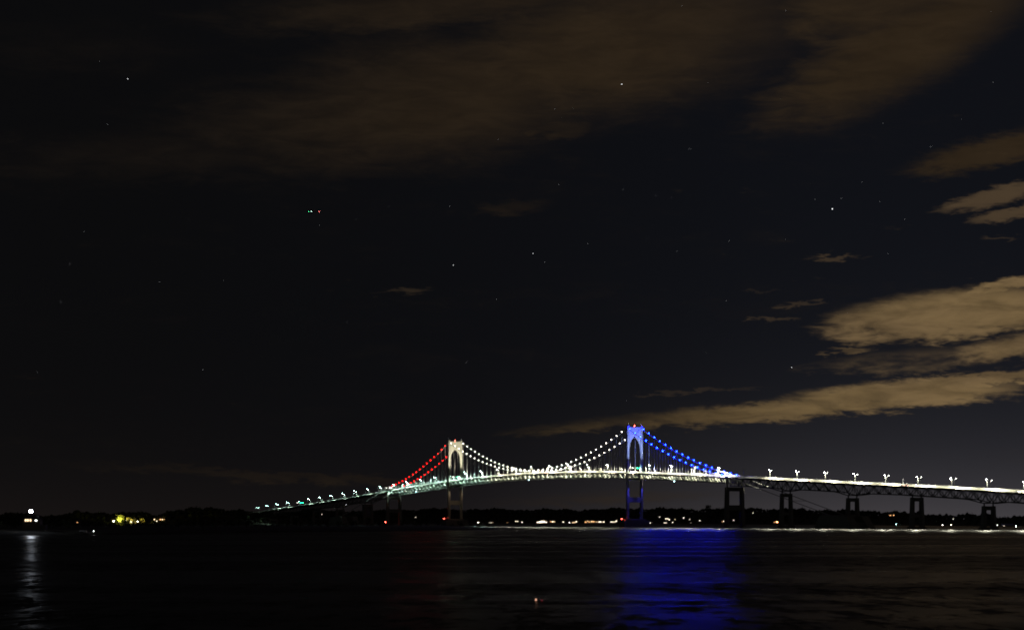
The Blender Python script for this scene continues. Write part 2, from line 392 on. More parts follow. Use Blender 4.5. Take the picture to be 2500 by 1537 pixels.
# ------------------------------------------------------------------ suspension bridge
bridge = thing('suspension_bridge', 'long suspension bridge with two arched towers and lamp strung cables over the bay', 'bridge', W(S0, 0, 0))
def bp(name, mb, m, parent=None, smooth=False, stuff=False): return part(name, mb, m, parent or bridge, smooth, True, stuff)
LX = 9.9           # cable planes
def tower(s):
    c = 8.6; R_ = 0; w0 = 8.1; zs, za, zt = 96.0, 111.0, 121.6
    cc = ((za - zs) ** 2 - w0 ** 2) / (2 * w0); R_ = w0 + cc; ns = 48; mb = MB(); front = []; L = 9.4
    for i in range(ns + 1):
        n = -L + 2 * L * i / ns; zb = zs - 10 if abs(n) >= w0 else zs + math.sqrt(max(0, R_ ** 2 - (abs(n) + cc) ** 2))
        front.append((n, zb))
    for ds in (-.9, .9):
        for n, zb in front: mb.v += [tuple(W(s + ds, n, zb)), tuple(W(s + ds, n, zt))]
    k = 2 * (ns + 1)
    for i in range(ns):
        a = 2 * i; mb.f += [(a, a + 1, a + 3, a + 2), (k + a + 2, k + a + 3, k + a + 1, k + a), (a, a + 2, k + a + 2, k + a), (a + 1, k + a + 1, k + a + 3, a + 3)]
    t = bp('tower', mb, M_tower)
    poly = [(-1.5, -1.2), (-1.1, -1.2), (-1.1, -1.75), (1.1, -1.75), (1.1, -1.2), (1.5, -1.2), (1.5, 1.2), (1.1, 1.2), (1.1, 1.75), (-1.1, 1.75), (-1.1, 1.2), (-1.5, 1.2)]
    for sg in (-1, 1):
        mb = MB(); xf = lambda v: tuple(W(s + v[1], sg * LX + v[0], v[2]))
        mb.prism(poly, 10.0, 70.0, 1.12, 1.0, xf); mb.prism(poly, 70.0, 122.0, 1.0, .86, xf)
        for z in (28, 45, 62, 84, 103): mb.box(tuple(W(s, sg * LX, z)), (3.75, 3.2, .5), TANG)
        bp('leg', mb, M_tower, t)
        mb = MB(); mb.box(tuple(W(s, sg * LX, 123.0)), (2.6, 2.2, 2.0), TANG); mb.tube([W(s, sg * LX, 124), W(s, sg * LX, 125.6)], [.35, .12]); bp('cable_saddle', mb, M_tower, t)
        for a, c2 in (((sg * 8.0, 120.8), (sg * .4, 112.2)), ((sg * 8.0, 120.8), (sg * 7.9, 99.5))):
            mb = MB()
            for ds in (-1.05, 1.05): mb.beam(W(s + ds, a[0], a[1]), W(s + ds, c2[0], c2[1]), .45, .3)
            bp('rib', mb, M_tower, t)
    for z, h in ((121.9, .7),): bp('top_beam', MB().box(tuple(W(s, 0, z)), (2.6, 21.5, h), TANG), M_tower, t)
    for z, h in ((33.4, 6.2), (road(s) - 7.4, 2.4)): bp('cross_strut', MB().box(tuple(W(s, 0, z)), (2.4, 17.6, h), TANG), M_tower, t)
    mb = MB(); mb.box(tuple(W(s, 0, 4.0)), (13, 36, 9), TANG); mb.box(tuple(W(s, 0, 9.3)), (9, 29, 2.0), TANG); bp('pedestal', mb, M_conc, t)
tower(S0); tower(S1)
def side_pier(s, zc):
    a = MB().box(tuple(W(s, 0, zc - 2.3)), (4.0, 17.4, 4.4), TANG); t = bp('side_pier', a, M_conc)
    for sg in (-1, 1):
        mb = MB(); xf = lambda v: tuple(W(s + v[1], v[0], v[2])); k = sg * 10.0
        q_ = [(-1.7, -2.2), (1.7, -2.2), (1.7, 2.2), (-1.7, 2.2)]
        vs = [W(s + y * 1.25, k + sg * .9 + x * 1.2, -1) for x, y in q_] + [W(s + y, k + x, zc) for x, y in q_]
        mb.add(vs, [(3, 2, 1, 0), (4, 5, 6, 7)] + [(i, (i + 1) % 4, 4 + (i + 1) % 4, 4 + i) for i in range(4)]); bp('leg', mb, M_conc, t)
        post = MB().beam(W(s, sg * LX, zc), W(s, sg * LX, road(s) - .4), 1.3, 1.1); bp('bearing_post', post, M_tower, t)
    bp('cross_strut', MB().box(tuple(W(s, 0, zc * .5)), (3.2, 17.2, zc * .12), TANG), M_conc, t)
side_pier(SR, 45.7); side_pier(SL, 45.0)
def cable_z(s):
    if -488 <= s <= 0: u = (s + 244) / 244; return 73.3 + 47.6 * u * u
    u = s / 211 if s > 0 else (-488 - s) / 211
    if u <= 1: return 120.9 - 63.4 * u - 4 * 8.6 * u * (1 - u)
    return 57.5 - (u - 1) * 211 * .236
LAMP_S = {'blue': [4.9 + 12.25 * k for k in range(17)], 'white': [-13.5 - 12.31 * k for k in range(39)], 'red': [-500.2 - 12.2 * k for k in range(16)]}
for sg in (1, -1):
    pts = [W(s, sg * LX, cable_z(s)) for s in [-488 - 405 + 10 * i for i in range(0, 20)] + [SL] + [SL + 4 + (k + .0) * 5.95 for k in range(0, 35)] + [-488 + 8 * i for i in range(0, 61)] + [6 * i for i in range(0, 35)] + [SR] + [SR + 10 * i for i in range(1, 20)]]
    pts.sort(key=lambda v: v.x); cbl = bp('main_cable', MB().tube(pts, .36, 6), M_cable)
    for s in LAMP_S['blue'] + LAMP_S['white'] + LAMP_S['red']:
        zc, zd = cable_z(s), road(s) - .3
        if zc - zd < 1.2 or abs(s) < 5.5: continue
        mb = MB()
        for ds in (-.22, .22): mb.tube([W(s + ds, sg * LX, zc), W(s + ds, sg * LX, zd)], .085, 5)
        mb.box(tuple(W(s, sg * LX, zc)), (.9, .8, .8), TANG); bp('suspender', mb, M_cable, cbl)
bp('cable_tie', MB().tube([W(330, LX, cable_z(330)), W(330, -LX, cable_z(330))], .22, 6), M_cable)
def deck(parent, s_a, s_b, step, wc_off=7.6):
    k = max(2, int(round((s_b - s_a) / step))); S = [s_a + (s_b - s_a) * i / k for i in range(k + 1)]; vs = []
    prof = [(-wc_off, -.62), (wc_off, -.62), (wc_off, .28), (wc_off - .45, .28), (wc_off - .45, 0), (-wc_off + .45, 0), (-wc_off + .45, .28), (-wc_off, .28)]
    for s in S: vs += [W(s, n, road(s) + z) for n, z in prof]
    e = len(prof); fs = [(i * e + j, i * e + (j + 1) % e, (i + 1) * e + (j + 1) % e, (i + 1) * e + j) for i in range(k) for j in range(e)] + [tuple(range(e)), tuple(range(k * e + e - 1, k * e - 1, -1))]
    d = part('road_deck', MB().add(vs, fs), M_asph, parent, False, True)
    vs = []; prof = [(-.38, .003), (.38, .003), (.18, .5), (.14, 1.9), (-.14, 1.9), (-.18, .5)]
    for s in S: vs += [W(s, n, road(s) + z) for n, z in prof]
    e = len(prof); fs = [(i * e + j, i * e + (j + 1) % e, (i + 1) * e + (j + 1) % e, (i + 1) * e + j) for i in range(k) for j in range(e)]
    part('median_barrier', MB().add(vs, fs), M_barr, d, False, True)
    for sg in (-1, 1):
        mb = MB(); s = s_a + .6; n = sg * (wc_off - .22)
        while s < s_b:
            mb.box(tuple(W(s, n, road(s) + 1.1)), (.12, .16, 1.75), TANG); s += 2.4
        for zz in (.75, 1.3, 1.95):
            for i in range(k): mb.beam(W(S[i], n, road(S[i]) + zz), W(S[i + 1], n, road(S[i + 1]) + zz), .12, .12)
        part('railing', mb, M_galv, d, False, True, True)
    return d
dk = deck(bridge, SL, SR, 6.0)
PAN = 12.2
for sg in (1, -1):
    S = [SL + (SR - SL) * i / 150 for i in range(151)]; mb = MB(); vd = MB(); n = sg * LX
    for i in range(150):
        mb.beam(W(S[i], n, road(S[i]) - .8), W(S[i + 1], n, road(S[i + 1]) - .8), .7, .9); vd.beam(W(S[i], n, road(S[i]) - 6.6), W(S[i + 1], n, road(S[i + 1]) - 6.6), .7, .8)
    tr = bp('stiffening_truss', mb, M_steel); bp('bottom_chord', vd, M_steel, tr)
    for i in range(0, 151, 1):
        s = S[i]
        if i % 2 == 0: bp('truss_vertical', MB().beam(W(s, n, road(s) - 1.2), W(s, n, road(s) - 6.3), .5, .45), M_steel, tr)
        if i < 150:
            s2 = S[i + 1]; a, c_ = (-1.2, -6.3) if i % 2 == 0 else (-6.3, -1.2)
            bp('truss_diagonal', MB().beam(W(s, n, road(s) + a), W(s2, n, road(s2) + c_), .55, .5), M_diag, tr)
for i in range(0, 151, 2):
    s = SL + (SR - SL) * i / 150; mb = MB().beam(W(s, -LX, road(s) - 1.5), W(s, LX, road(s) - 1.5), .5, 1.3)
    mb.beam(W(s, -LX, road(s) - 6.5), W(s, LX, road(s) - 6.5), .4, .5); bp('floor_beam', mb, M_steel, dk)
def anchorage(s, sg):
    mb = MB()
    for n, w in ((LX, 9.0), (-LX, 9.0)):
        pr = [(-26, 11.5), (-20, 14.5), (20, 13.0), (33, -1), (-33, -1)]
        vs = [W(s + sg * a, n - w / 2, z) for a, z in pr] + [W(s + sg * a, n + w / 2, z) for a, z in pr]
        mb.add(vs, [tuple(range(5)), tuple(range(9, 4, -1))] + [(i, i + 5, (i + 1) % 5 + 5, (i + 1) % 5) for i in range(5)])
    mb.box(tuple(W(s, 0, 3.0)), (52, 30, 7), TANG); bp('anchorage', mb, M_conc)
anchorage(408, 1); anchorage(-488 - 408, -1)

# ------------------------------------------------------------------ approach truss bridges on concrete piers
DEP = [(0, 12.6), (30, 11.6), (75, 11.9), (96, 14.9), (119, 11.9), (161, 11.7), (190, 11.8), (209.5, 15.1), (236, 12.0), (294, 11.2), (309, 11.4), (380, 11.6), (391, 12.0), (410, 14.8), (435, 12.0), (490, 11.7), (512, 14.6), (540, 11.8), (700, 11.5)]
PIERS = [(96.5, 'h'), (209.5, 'h'), (309, 'f'), (410, 'h'), (512, 'h')]
def approach(name, label, base, sgn, length):
    root = thing(name, label, 'bridge', W(base + sgn * 60, 0, 0))
    ss = lambda ds: base + sgn * ds
    a, c_ = sorted((ss(0.05), ss(length))); deck(root, a, c_, 6.0)
    HW = 5.5; k = int(length / 8.05); DS = [length * i / k for i in range(k + 1)]
    bot = lambda ds: rail(ss(ds)) - interp(DEP, ds) + .5
    top = lambda ds: road(ss(ds)) - 1.3
    for sg in (1, -1):
        mb = MB(); vd = MB(); n = sg * HW
        for i in range(k):
            mb.beam(W(ss(DS[i]), n, top(DS[i])), W(ss(DS[i + 1]), n, top(DS[i + 1])), .7, 1.2)
            vd.beam(W(ss(DS[i]), n, bot(DS[i])), W(ss(DS[i + 1]), n, bot(DS[i + 1])), .7, .9)
        tr = part('truss', mb, M_steel, root, False, True); part('bottom_chord', vd, M_steel, tr, False, True)
        for i in range(k + 1):
            s = ss(DS[i]); part('truss_vertical', MB().beam(W(s, n, top(DS[i]) - .5), W(s, n, bot(DS[i]) + .3), .4, .35), M_steel, tr, False, True)
            if i < k:
                za, zb = (top(DS[i]) - .5, bot(DS[i + 1]) + .3) if i % 2 else (bot(DS[i]) + .3, top(DS[i + 1]) - .5)
                part('truss_diagonal', MB().beam(W(s, n, za), W(ss(DS[i + 1]), n, zb), .62, .55), M_steel, tr, False, True)
    for i in range(0, k + 1, 2):
        s = ss(DS[i]); mb = MB().beam(W(s, -HW, top(DS[i]) - .2), W(s, HW, top(DS[i]) - .2), .4, .9); mb.beam(W(s, -HW, bot(DS[i])), W(s, HW, bot(DS[i])), .35, .4)
        mb.beam(W(s, -HW, bot(DS[i])), W(s, HW, top(DS[i])), .25, .25); part('sway_frame', mb, M_steel, root, False, True)
    for ds, kd in PIERS:
        if ds > length: continue
        s = ss(ds); zc = bot(ds) - 2.2 if kd == 'h' else bot(ds) - 1.6
        pr = part('pier', MB().box(tuple(W(s, 0, zc - 2.0)), (3.3, 8.2, 3.8), TANG), M_conc, root, False, True)
        for sg in (-1, 1):
            q_ = [(-1.55, -1.75), (1.55, -1.75), (1.55, 1.75), (-1.55, 1.75)]
            vs = [W(s + y * 1.25, sg * 6.5 + x * 1.3, -1) for x, y in q_] + [W(s + y, sg * 5.6 + x, zc) for x, y in q_]
            part('leg', MB().add(vs, [(3, 2, 1, 0), (4, 5, 6, 7)] + [(i, (i + 1) % 4, 4 + (i + 1) % 4, 4 + i) for i in range(4)]), M_conc, pr, False, True)
            part('bearing', MB().box(tuple(W(s, sg * HW, (zc + bot(ds)) / 2)), (1.0, 1.0, bot(ds) - zc + .4), TANG), M_steel, pr, False, True)
        if zc > 24: part('cross_strut', MB().box(tuple(W(s, 0, zc * .42)), (2.4, 8.6, 3.0), TANG), M_conc, pr, False, True)
        part('pile_cap', MB().box(tuple(W(s, 0, .9)), (6.5, 19, 2.6), TANG), M_conc, pr, False, True)
approach('truss_bridge', 'dark steel deck truss bridge on concrete piers beside the blue lit cables', SR, 1, 560)
approach('truss_bridge', 'far truss approach ramp sinking into dark trees beyond the red lit cables', SL, -1, 625)

# ------------------------------------------------------------------ cable lights
def make_cable_light():
    o = thing('cable_light', '', 'lamp'); part('bracket', MB().tube([(0, 0, 0), (0, 0, .5)], [.12, .09], 6).box((0, 0, .42), (.5, .5, .14)), M_galv, o)
    part('bulb', MB().ball((0, 0, .95), .55, 1).mesh('cable_bulb', E_blue, True), None, o); return o
proto = make_cable_light(); cb = bpy.data.meshes['cable_bulb']
BULB = {'blue': cb, 'white': remat(cb, 'cable_bulb_white', E_whi), 'red': remat(cb, 'cable_bulb_red', E_red)}
first = True
ORD = 'first second third fourth fifth sixth seventh eighth ninth tenth eleventh twelfth thirteenth fourteenth fifteenth sixteenth seventeenth eighteenth nineteenth twentieth'.split() + ['twenty-first']
for colr in ('blue', 'white', 'red'):
    for i_, s in enumerate(LAMP_S[colr]):
        for sg in (1, -1):
            if colr == 'red' and cable_z(s) < road(s) + .5: continue
            k_ = i_ if colr != 'white' or i_ < 20 else 38 - i_; tw_ = 'cream' if colr == 'red' or (colr == 'white' and i_ >= 20) else 'blue'
            lab = ORD[k_] + ' ' + colr + ' cable light down from the ' + tw_ + ' tower on the ' + ('island side' if sg > 0 else 'far shore side')
            loc = W(s, sg * LX, cable_z(s) + .25)
            if first: o = proto; o.location = loc; first = False
            else: o = copy_thing(proto, loc, 0, swap={'cable_bulb': BULB[colr]})
            o['label'] = lab; o['group'] = colr + ' cable lights'

# ------------------------------------------------------------------ street lamps along both railings
def make_lamp(lens_m, power, color):
    o = thing('street_lamp', '', 'street lamp')
    part('pole', MB().tube([(0, 0, 0), (0, 0, .5), (0, 0, 8.3)], [.22, .16, .11], 7), M_pole, o)
    part('arm', MB().tube([(0, 0, 8.2), (.12, 0, 9.0), (.5, 0, 9.6), (1.1, 0, 9.85)], [.11, .1, .09, .07], 6), M_pole, o)
    h = part('lamp_head', MB().ball((1.5, 0, 9.9), .55, 1, 0, (1.15, .5, .36)), M_pole, o)
    part('lens', MB().ball((1.55, 0, 9.72), .46, 1, 0, (1.0, .7, .42)).mesh('lamp_lens', lens_m, True), None, h)
    ld = bpy.data.lights.new('lamp_spot', 'SPOT'); ld.energy = power; ld.color = color; ld.spot_size = R(160); ld.spot_blend = .35; ld.shadow_soft_size = .3
    l = bpy.data.objects.new('lamp_light', ld); l.location = (1.55, 0, 9.45); l.rotation_euler = (0, R(-8), 0); link(l, h)
    return o
SPOT_W = 145000
E_lens = emat('lamp_lens_cream', (1.0, .97, .88), 200)
lamp0 = make_lamp(E_lens, SPOT_W, (1.0, .97, .74)); lm0 = bpy.data.meshes['lamp_lens']; ld0 = bpy.data.lights['lamp_spot']
lens_cool = remat(lm0, 'lamp_lens_cool', emat('lamp_lens_cool', (.62, 1.0, .95), 90)); lens_dim = remat(lm0, 'lamp_lens_shielded', emat('lamp_lens_shielded', (1.0, .97, .9), 28)); lens_off = remat(lm0, 'lamp_lens_off', M_glass)
ld_cool = ld0.copy(); ld_cool.name = 'lamp_spot_cool'; ld_cool.color = (.66, 1.0, .84); ld_ramp = ld_cool.copy(); ld_ramp.name = 'lamp_spot_ramp'; ld_ramp.energy = SPOT_W * .55; ld_ramp.spot_size = R(118); ld_end = ld_ramp.copy(); ld_end.name = 'lamp_spot_end'; ld_end.energy = SPOT_W * .02
ld_off = ld0.copy(); ld_off.name = 'lamp_spot_off'; ld_off.energy = 0.0
ANG_N = math.atan2(N.y, N.x); first = True; CNT = {}
for k in range(0, 43):
    for sg in (1, -1):
        s = -1279 + 48.98 * k - (20 if sg < 0 else 0)
        if s > 760 or abs(s + 1080) < 24 and sg > 0 or min(abs(s), abs(s + 488)) < 3: continue
        off = (205 < s < 250)
        cool = s < -380
        nm = 'right' if s > SR else ('mid' if s > SL else 'left')
        zone = {'right': 'above the dark truss approach', 'mid': 'of the suspended roadway', 'left': 'of the far ramp beyond the red cables'}[nm]
        q_ = (nm, sg); CNT[q_] = CNT.get(q_, -1) + 1; sd_ = 'island side' if sg > 0 else 'far shore side'
        cnt_ = ORD[CNT[q_]] if nm != 'left' else ORD[max(0, 12 - CNT[q_])]
        lab = cnt_ + (' unlit' if off else '') + {'right': ' street lamp past the blue cable pier on the truss approach', 'mid': ' street lamp from the red cable pier on the suspended road', 'left': ' street lamp down the far ramp from the red cable pier'}[nm] + ', ' + sd_
        loc = W(s, sg * 7.2, road(s) + .2); rz = ANG_N + (math.pi if sg > 0 else 0)
        sw = {'lamp_lens': lens_off, 'lamp_spot': ld_off} if off else ({'lamp_lens': lens_cool, 'lamp_spot': (ld_end if s < -1190 else ld_ramp) if nm == 'left' else ld_cool} if cool else ({'lamp_lens': lens_dim} if sg > 0 else None))
        if first and not sw: lamp0.location = loc; lamp0.rotation_euler = (0, 0, rz); o = lamp0; first = False
        else: o = copy_thing(lamp0, loc, rz, swap=sw)
        o['label'] = lab; o['group'] = 'street lamps ' + zone

# ------------------------------------------------------------------ beacons, navigation lights, lane signals
def lamp_on_post(name, label, cat, loc, h, r_, m, group=None, hang=False):
    o = thing(name, label, cat, loc, 0, group); z = -h if hang else h
    part('post', MB().tube([(0, 0, 0), (0, 0, z)], [.14, .1], 6).box((0, 0, z * .96), (.5, .5, .2)), M_galv, o)
    part('lantern', MB().ball((0, 0, z + (-r_ if hang else r_) * .8), r_, 1), m, o, True); return o
E_beac = emat('red_beacon', (1, .06, .04), 60); E_nav = emat('cyan_nav', (.55, .95, 1.0), 22); E_grn = emat('green_signal', (.02, 1.0, .38), 26)
E_nw = emat('white_nav', (.9, .95, 1), 10)
lamp_on_post('aircraft_beacon', 'red aircraft beacon on top of the blue lit tower', 'beacon', W(S0, 0, 122.2), 1.3, .55, E_beac)
lamp_on_post('aircraft_beacon', 'red aircraft beacon on top of the cream lit tower', 'beacon', W(S1, 0, 122.2), 1.3, .55, E_beac)
for s, lab in ((S0, 'blue lit tower'), (S1, 'cream lit tower')):
    for n, g in ((9.9, 'island side leg'), (-9.9, 'far shore side leg')):
        lamp_on_post('tower_top_light', 'tiny white light on the ' + g + ' top of the ' + lab, 'lamp', W(s, n, 125.4), .3, .16, E_nw)
    lamp_on_post('navigation_light', 'red navigation light at the foot of the ' + lab, 'lamp', W(s - 2, 17, 8.3), 1.6, .5, E_beac)
    lamp_on_post('navigation_light', 'small white navigation light at the foot of the ' + lab, 'lamp', W(s + 3, -15, 8.3), 1.4, .22, E_nw)
q_ = pix(941, 1274, 2890); lamp_on_post('navigation_light', 'red navigation light at the foot of the pier ending the red cables', 'lamp', (q_.x, q_.y, 0.0), q_.z, .6, E_beac)
for s, m_, lab in ((s_of(1016, 9), E_nav, 'under the roadway below the red cables'), (s_of(1291, 9), E_nav, 'under the roadway at the middle of the main span'), (s_of(1646, 9), E_nav, 'under the roadway below the blue cables')):
    lamp_on_post('channel_light', 'pale cyan channel light hanging ' + lab, 'lamp', W(s, 9.0, road(s) - 6.8), .5, .5, m_, None, True)
for s, lab in ((s_of(1047, 9), 'below the red cables'), (s_of(1325, 9), 'below the main span')):
    lamp_on_post('under_deck_lamp', 'small white lamp hanging under the roadway ' + lab, 'lamp', W(s, 9.0, road(s) - 6.8), .3, .24, E_nw, None, True)
def gantry(s, label, greens, whites, sign=False):
    o = thing('signal_gantry', label, 'gantry', W(s, 0, road(s)), ANG_N)
    for x in (-7.9, 7.9): part('post', MB().box((x, 0, 3.4), (.35, .35, 6.8)), M_galv, o)
    bmx = MB()
    for z in (6.2, 7.1): bmx.box((0, 0, z), (15.5, .25, .2))
    for i in range(15): bmx.beam((-7.5 + i, 0, 6.25 if i % 2 else 7.05), (-6.5 + i, 0, 7.05 if i % 2 else 6.25), .12)
    part('truss_beam', bmx, M_white, o)
    for x, g in [(x, 1) for x in greens] + [(x, 0) for x in whites]:
        h = part('signal_head', MB().box((x, .1, 6.3), (1.3, .5, 1.3)), M_rub, o)
        for sd in (-.22, .42): part('signal_lens', MB().ball((x, sd if sd < 0 else sd, 6.3), .5, 1, 0, (1, .35, 1)), E_grn if g else E_gw, h, True)
    if sign: part('sign_panel', MB().box((-3.4, -.35, 6.7), (4.4, .25, 1.8)), E_gw, o)
    return o
E_gw = emat('sign_white', (1, .93, .82), 9)
gantry(2.6, 'lane signal gantry with green lights inside the blue lit tower', (-2.3, -5.2), (4.6,))
gantry(-485.4, 'lane signal gantry with green lights inside the cream lit tower', (-2.3, -5.2), (4.6,))
gantry(s_of(732, 0), 'lane signal gantry with bright green lights on the far ramp', (-1.5, -3.5, -5.5), (5.0,))
gantry(s_of(949, 0), 'gantry with glowing white message sign where the red cables end', (), (4.5,), True)
o = thing('sensor_mast', 'thin weather mast with small white lights above the truss approach', 'mast', W(s_of(2205, 7.4), 7.6, road(s_of(2205, 7.4))))
part('mast', MB().tube([(0, 0, 0), (0, 0, 7.8)], [.14, .08], 6).beam((-.7, 0, 6.4), (.7, 0, 6.4), .1), M_galv, o)
for z in (6.7, 3.2): part('light', MB().ball((.2, 0, z), .2, 1), emat('mast_white', (1, .9, .85), 5), o)
# tower floodlights
def flood(s, n, z, aim, energy, color, label, size=46, soft=.4):
    o = thing('floodlight', label, 'floodlight', W(s, n, z)); d = (Vector(aim) - W(s, n, z)).normalized()
    part('bracket', MB().tube([(0, 0, -.9), (0, 0, 0)], .09, 5), M_galv, o)
    hs = part('housing', MB().beam(-d * .35, d * .35, .8, .6), M_rub, o)
    part('lens', MB().beam(d * .35, d * .39, .7, .5), emat('flood_lens_%02d' % int(color[0] * 99), color, 6), hs)
    ld = bpy.data.lights.new('flood_spot', 'SPOT'); ld.energy = energy; ld.color = color; ld.spot_size = R(size); ld.spot_blend = .6; ld.shadow_soft_size = soft
    l = bpy.data.objects.new('flood_light', ld); l.location = d * .5; l.rotation_euler = d.to_track_quat('-Z', 'Y').to_euler(); link(l, o)
FL = 330000
for sg, g in ((1, 'island side'), (-1, 'far shore side')):
    flood(34, sg * 9.2, road(34) + .5, W(0, sg * 4, 104), FL * .42, (.36, .47, 1.0), 'floodlight aimed at the blue tower from the ' + g + ' of the roadway')
    flood(-454, sg * 9.2, road(-454) + .5, W(-488, sg * 4, 104), FL * .5, (1.0, .88, .68), 'floodlight aimed at the cream tower from the ' + g + ' of the roadway')
    flood(7.5, sg * 11.4, road(7) - 7.6, W(1.5, sg * 10.2, 14), FL * .07, (.07, .06, 1.0), 'floodlight under the roadway aimed down the ' + g + ' leg of the blue tower', 48)
    flood(-480.5, sg * 11.4, road(-480) - 7.6, W(-486.5, sg * 10.2, 14), FL * .012, (1.0, .66, .45), 'floodlight under the roadway aimed down the ' + g + ' leg of the cream tower', 70)
flood(-705, 9.2, road(-705) - 9, W(-699, 10, 20), 9000, (1.0, .05, .05), 'red floodlight lighting the pier where the red cables end', 100)

# ------------------------------------------------------------------ cars on the bridge
def make_car():
    o = thing('car', '', 'car'); bm_ = MB()
    pr = [(-2.2, .35), (-2.25, .8), (-1.5, .95), (1.15, .95), (2.1, .82), (2.2, .35)]
    vs = [(x, -.88, z) for x, z in pr] + [(x, .88, z) for x, z in pr]; k = len(pr)
    bm_.add(vs, [tuple(range(k)), tuple(range(2 * k - 1, k - 1, -1))] + [(i, i + k, (i + 1) % k + k, (i + 1) % k) for i in range(k)])
    body = part('body', bm_.mesh('car_body', mat('car_silver', (.35, .36, .38), .3, .4, .05)), None, o)
    c2 = MB(); pr = [(-1.7, .94), (-1.15, 1.45), (.35, 1.48), (1.1, .94)]; vs = [(x, -.72, z) for x, z in pr] + [(x, .72, z) for x, z in pr]
    c2.add(vs, [(0, 1, 2, 3), (7, 6, 5, 4)] + [(i, i + 4, (i + 1) % 4 + 4, (i + 1) % 4) for i in range(4)]); part('cabin', c2, M_glass, o)
    for x in (-1.35, 1.35):
        for y in (-.82, .82): part('wheel', MB().tube([(x, y - .1, .33), (x, y + .1, .33)], .33, 10), M_rub, o)
    for y in (-.62, .62):
        part('headlight', MB().ball((2.12, y, .68), .16, 1, 0, (.5, 1.4, .8)), emat('headlight', (1, .96, .88), 130), o)
        part('taillight', MB().ball((-2.2, y, .76), .15, 1, 0, (.5, 1.4, .8)), emat('taillight', (1, .05, .03), 45), o)
    return o
car0 = make_car(); first = True
for px, n, dr, lab in ((1150, 5.2, 1, 'car with bright headlights beside the cream lit tower'), (1143, 2.6, 1, 'car in the inner lane beside the cream lit tower'), (1975, 5.2, -1, 'car with red tail lights over the first truss approach spans'), (2203, 5.2, -1, 'car with red tail lights beside the thin mast on the approach'), (2212, 2.6, -1, 'car passing in the inner lane beside the thin mast'),
                   (2484, 5.2, 1, 'car with headlights on the approach above the last pier'), (1330, 2.6, -1, 'car at the middle of the main span'), (880, 5.2, 1, 'car climbing the far ramp')):
    s = s_of(px, n); rz = TANG + (0 if dr > 0 else math.pi)
    if first: car0.location = W(s, n, road(s) + .005); car0.rotation_euler = (0, 0, rz); car0['label'] = lab; car0['group'] = 'cars on the bridge'; first = False
    else: copy_thing(car0, W(s, n, road(s) + .005), rz, lab, 'cars on the bridge')

# ------------------------------------------------------------------ lit houses on the far shore
E_win = [emat('window_warm', (1, .70, .38), 3.2), emat('window_white', (1, .86, .64), 4.5), emat('window_amber', (1, .48, .18), 3.0), emat('porch_white', (1, .95, .85), 22), emat('lamp_orange', (1, .42, .16), 16), emat('lamp_cyan', (.5, 1.0, .95), 22)]
def house(px, py, w, wins, label, group=None, flat=False, lampm=None, nlow=0):
    base = interp(SHORE, px); off = 20.0
    while off < 330:
        d = base + off; z = CAMH + (HY - py) * d / FPX
        if ground(px, off) >= z - 3.0: break
        off += 4
    d = base + off; g = min(ground(px, off), CAMH + (HY - py) * d / FPX - 1.8); hh = max(5.2, CAMH + (HY - py) * d / FPX - g + 2.2)
    o = thing('house', label, 'house', ((px - CX) / FPX * d, d, g - .4), 0, group)
    dp = 8.0
    part('wall', MB().box((0, 0, hh / 2), (w, dp, hh)), M_wall if (int(px) % 2) else M_wall2, o)
    if flat: part('roof', MB().box((0, 0, hh + .2), (w + .8, dp + .8, .5)), M_roof, o)
    else:
        rh = w * .28; v = [(-w / 2 - .5, -dp / 2 - .5, hh), (w / 2 + .5, -dp / 2 - .5, hh), (w / 2 + .5, dp / 2 + .5, hh), (-w / 2 - .5, dp / 2 + .5, hh), (-w / 2 - .5, 0, hh + rh), (w / 2 + .5, 0, hh + rh)]
        rf = part('roof', MB().add(v, [(0, 1, 5, 4), (2, 3, 4, 5), (1, 2, 5), (3, 0, 4), (3, 2, 1, 0)]), M_roof, o)
        part('chimney', MB().box((w * .22, 0, hh + rh * .9), (1.0, 1.0, 2.2)), M_conc, rf)
    zc = CAMH + (HY - py) * d / FPX - (g - .4)
    for x, dz, ww, wh, mi in wins:
        f_ = part('window', MB().box((x, -dp / 2 - .06, zc + dz), (ww + .3, .12, wh + .3)), M_white, o)
        part('pane', MB().box((x, -dp / 2 - .13, zc + dz), (ww, .08, wh)), E_win[mi], f_)
    part('door', MB().box((w * .36, -dp / 2 - .05, 1.4), (1.1, .12, 2.2)), M_bark, o)
    if lampm is not None:
        pl = part('porch_lamp', MB().box((0, -dp / 2 - .2, zc + .9), (.3, .4, .2)), M_rub, o); part('lamp_glass', MB().ball((0, -dp / 2 - .4, zc + .6), .42, 1), E_win[lampm], pl)
    return o
H = lambda *a: house(*a)
house(1055, 1278.5, 16, [(-5, 0, 1.8, 1.6, 1), (0, 0, 2, 1.6, 1), (5, .8, 2.2, 1.8, 1)], 'house with three bright windows just beyond the cream tower foot')
house(1169, 1275, 10, [(-2, 0, 2.2, 1.8, 1), (2, -.2, 1.4, 1.2, 2)], 'house with one bright and one amber window right of the cream tower', None, False, 3)
house(1196, 1276, 20, [(-7, 0, 1.4, 1.3, 1), (-2, 0, 3.2, 2.4, 1), (3, .4, 2.4, 2.2, 1), (6.5, .5, 1.8, 1.6, 0)], 'wide house with a row of four glowing windows right of the cream tower', None, False, 3)
house(1240, 1275, 9, [(-1, 0, 1.1, 1.0, 2)], 'dim house with a single small amber window near the island tip')
house(1262, 1271.5, 11, [(-2.5, 0, 1.6, 1.2, 1), (1.8, 0, 1.6, 1.2, 1)], 'house with two small white windows beyond the island tip')
house(1274.5, 1274.5, 8, [(0, 0, 1.1, 4.2, 1)], 'narrow house with one tall lit stair window')
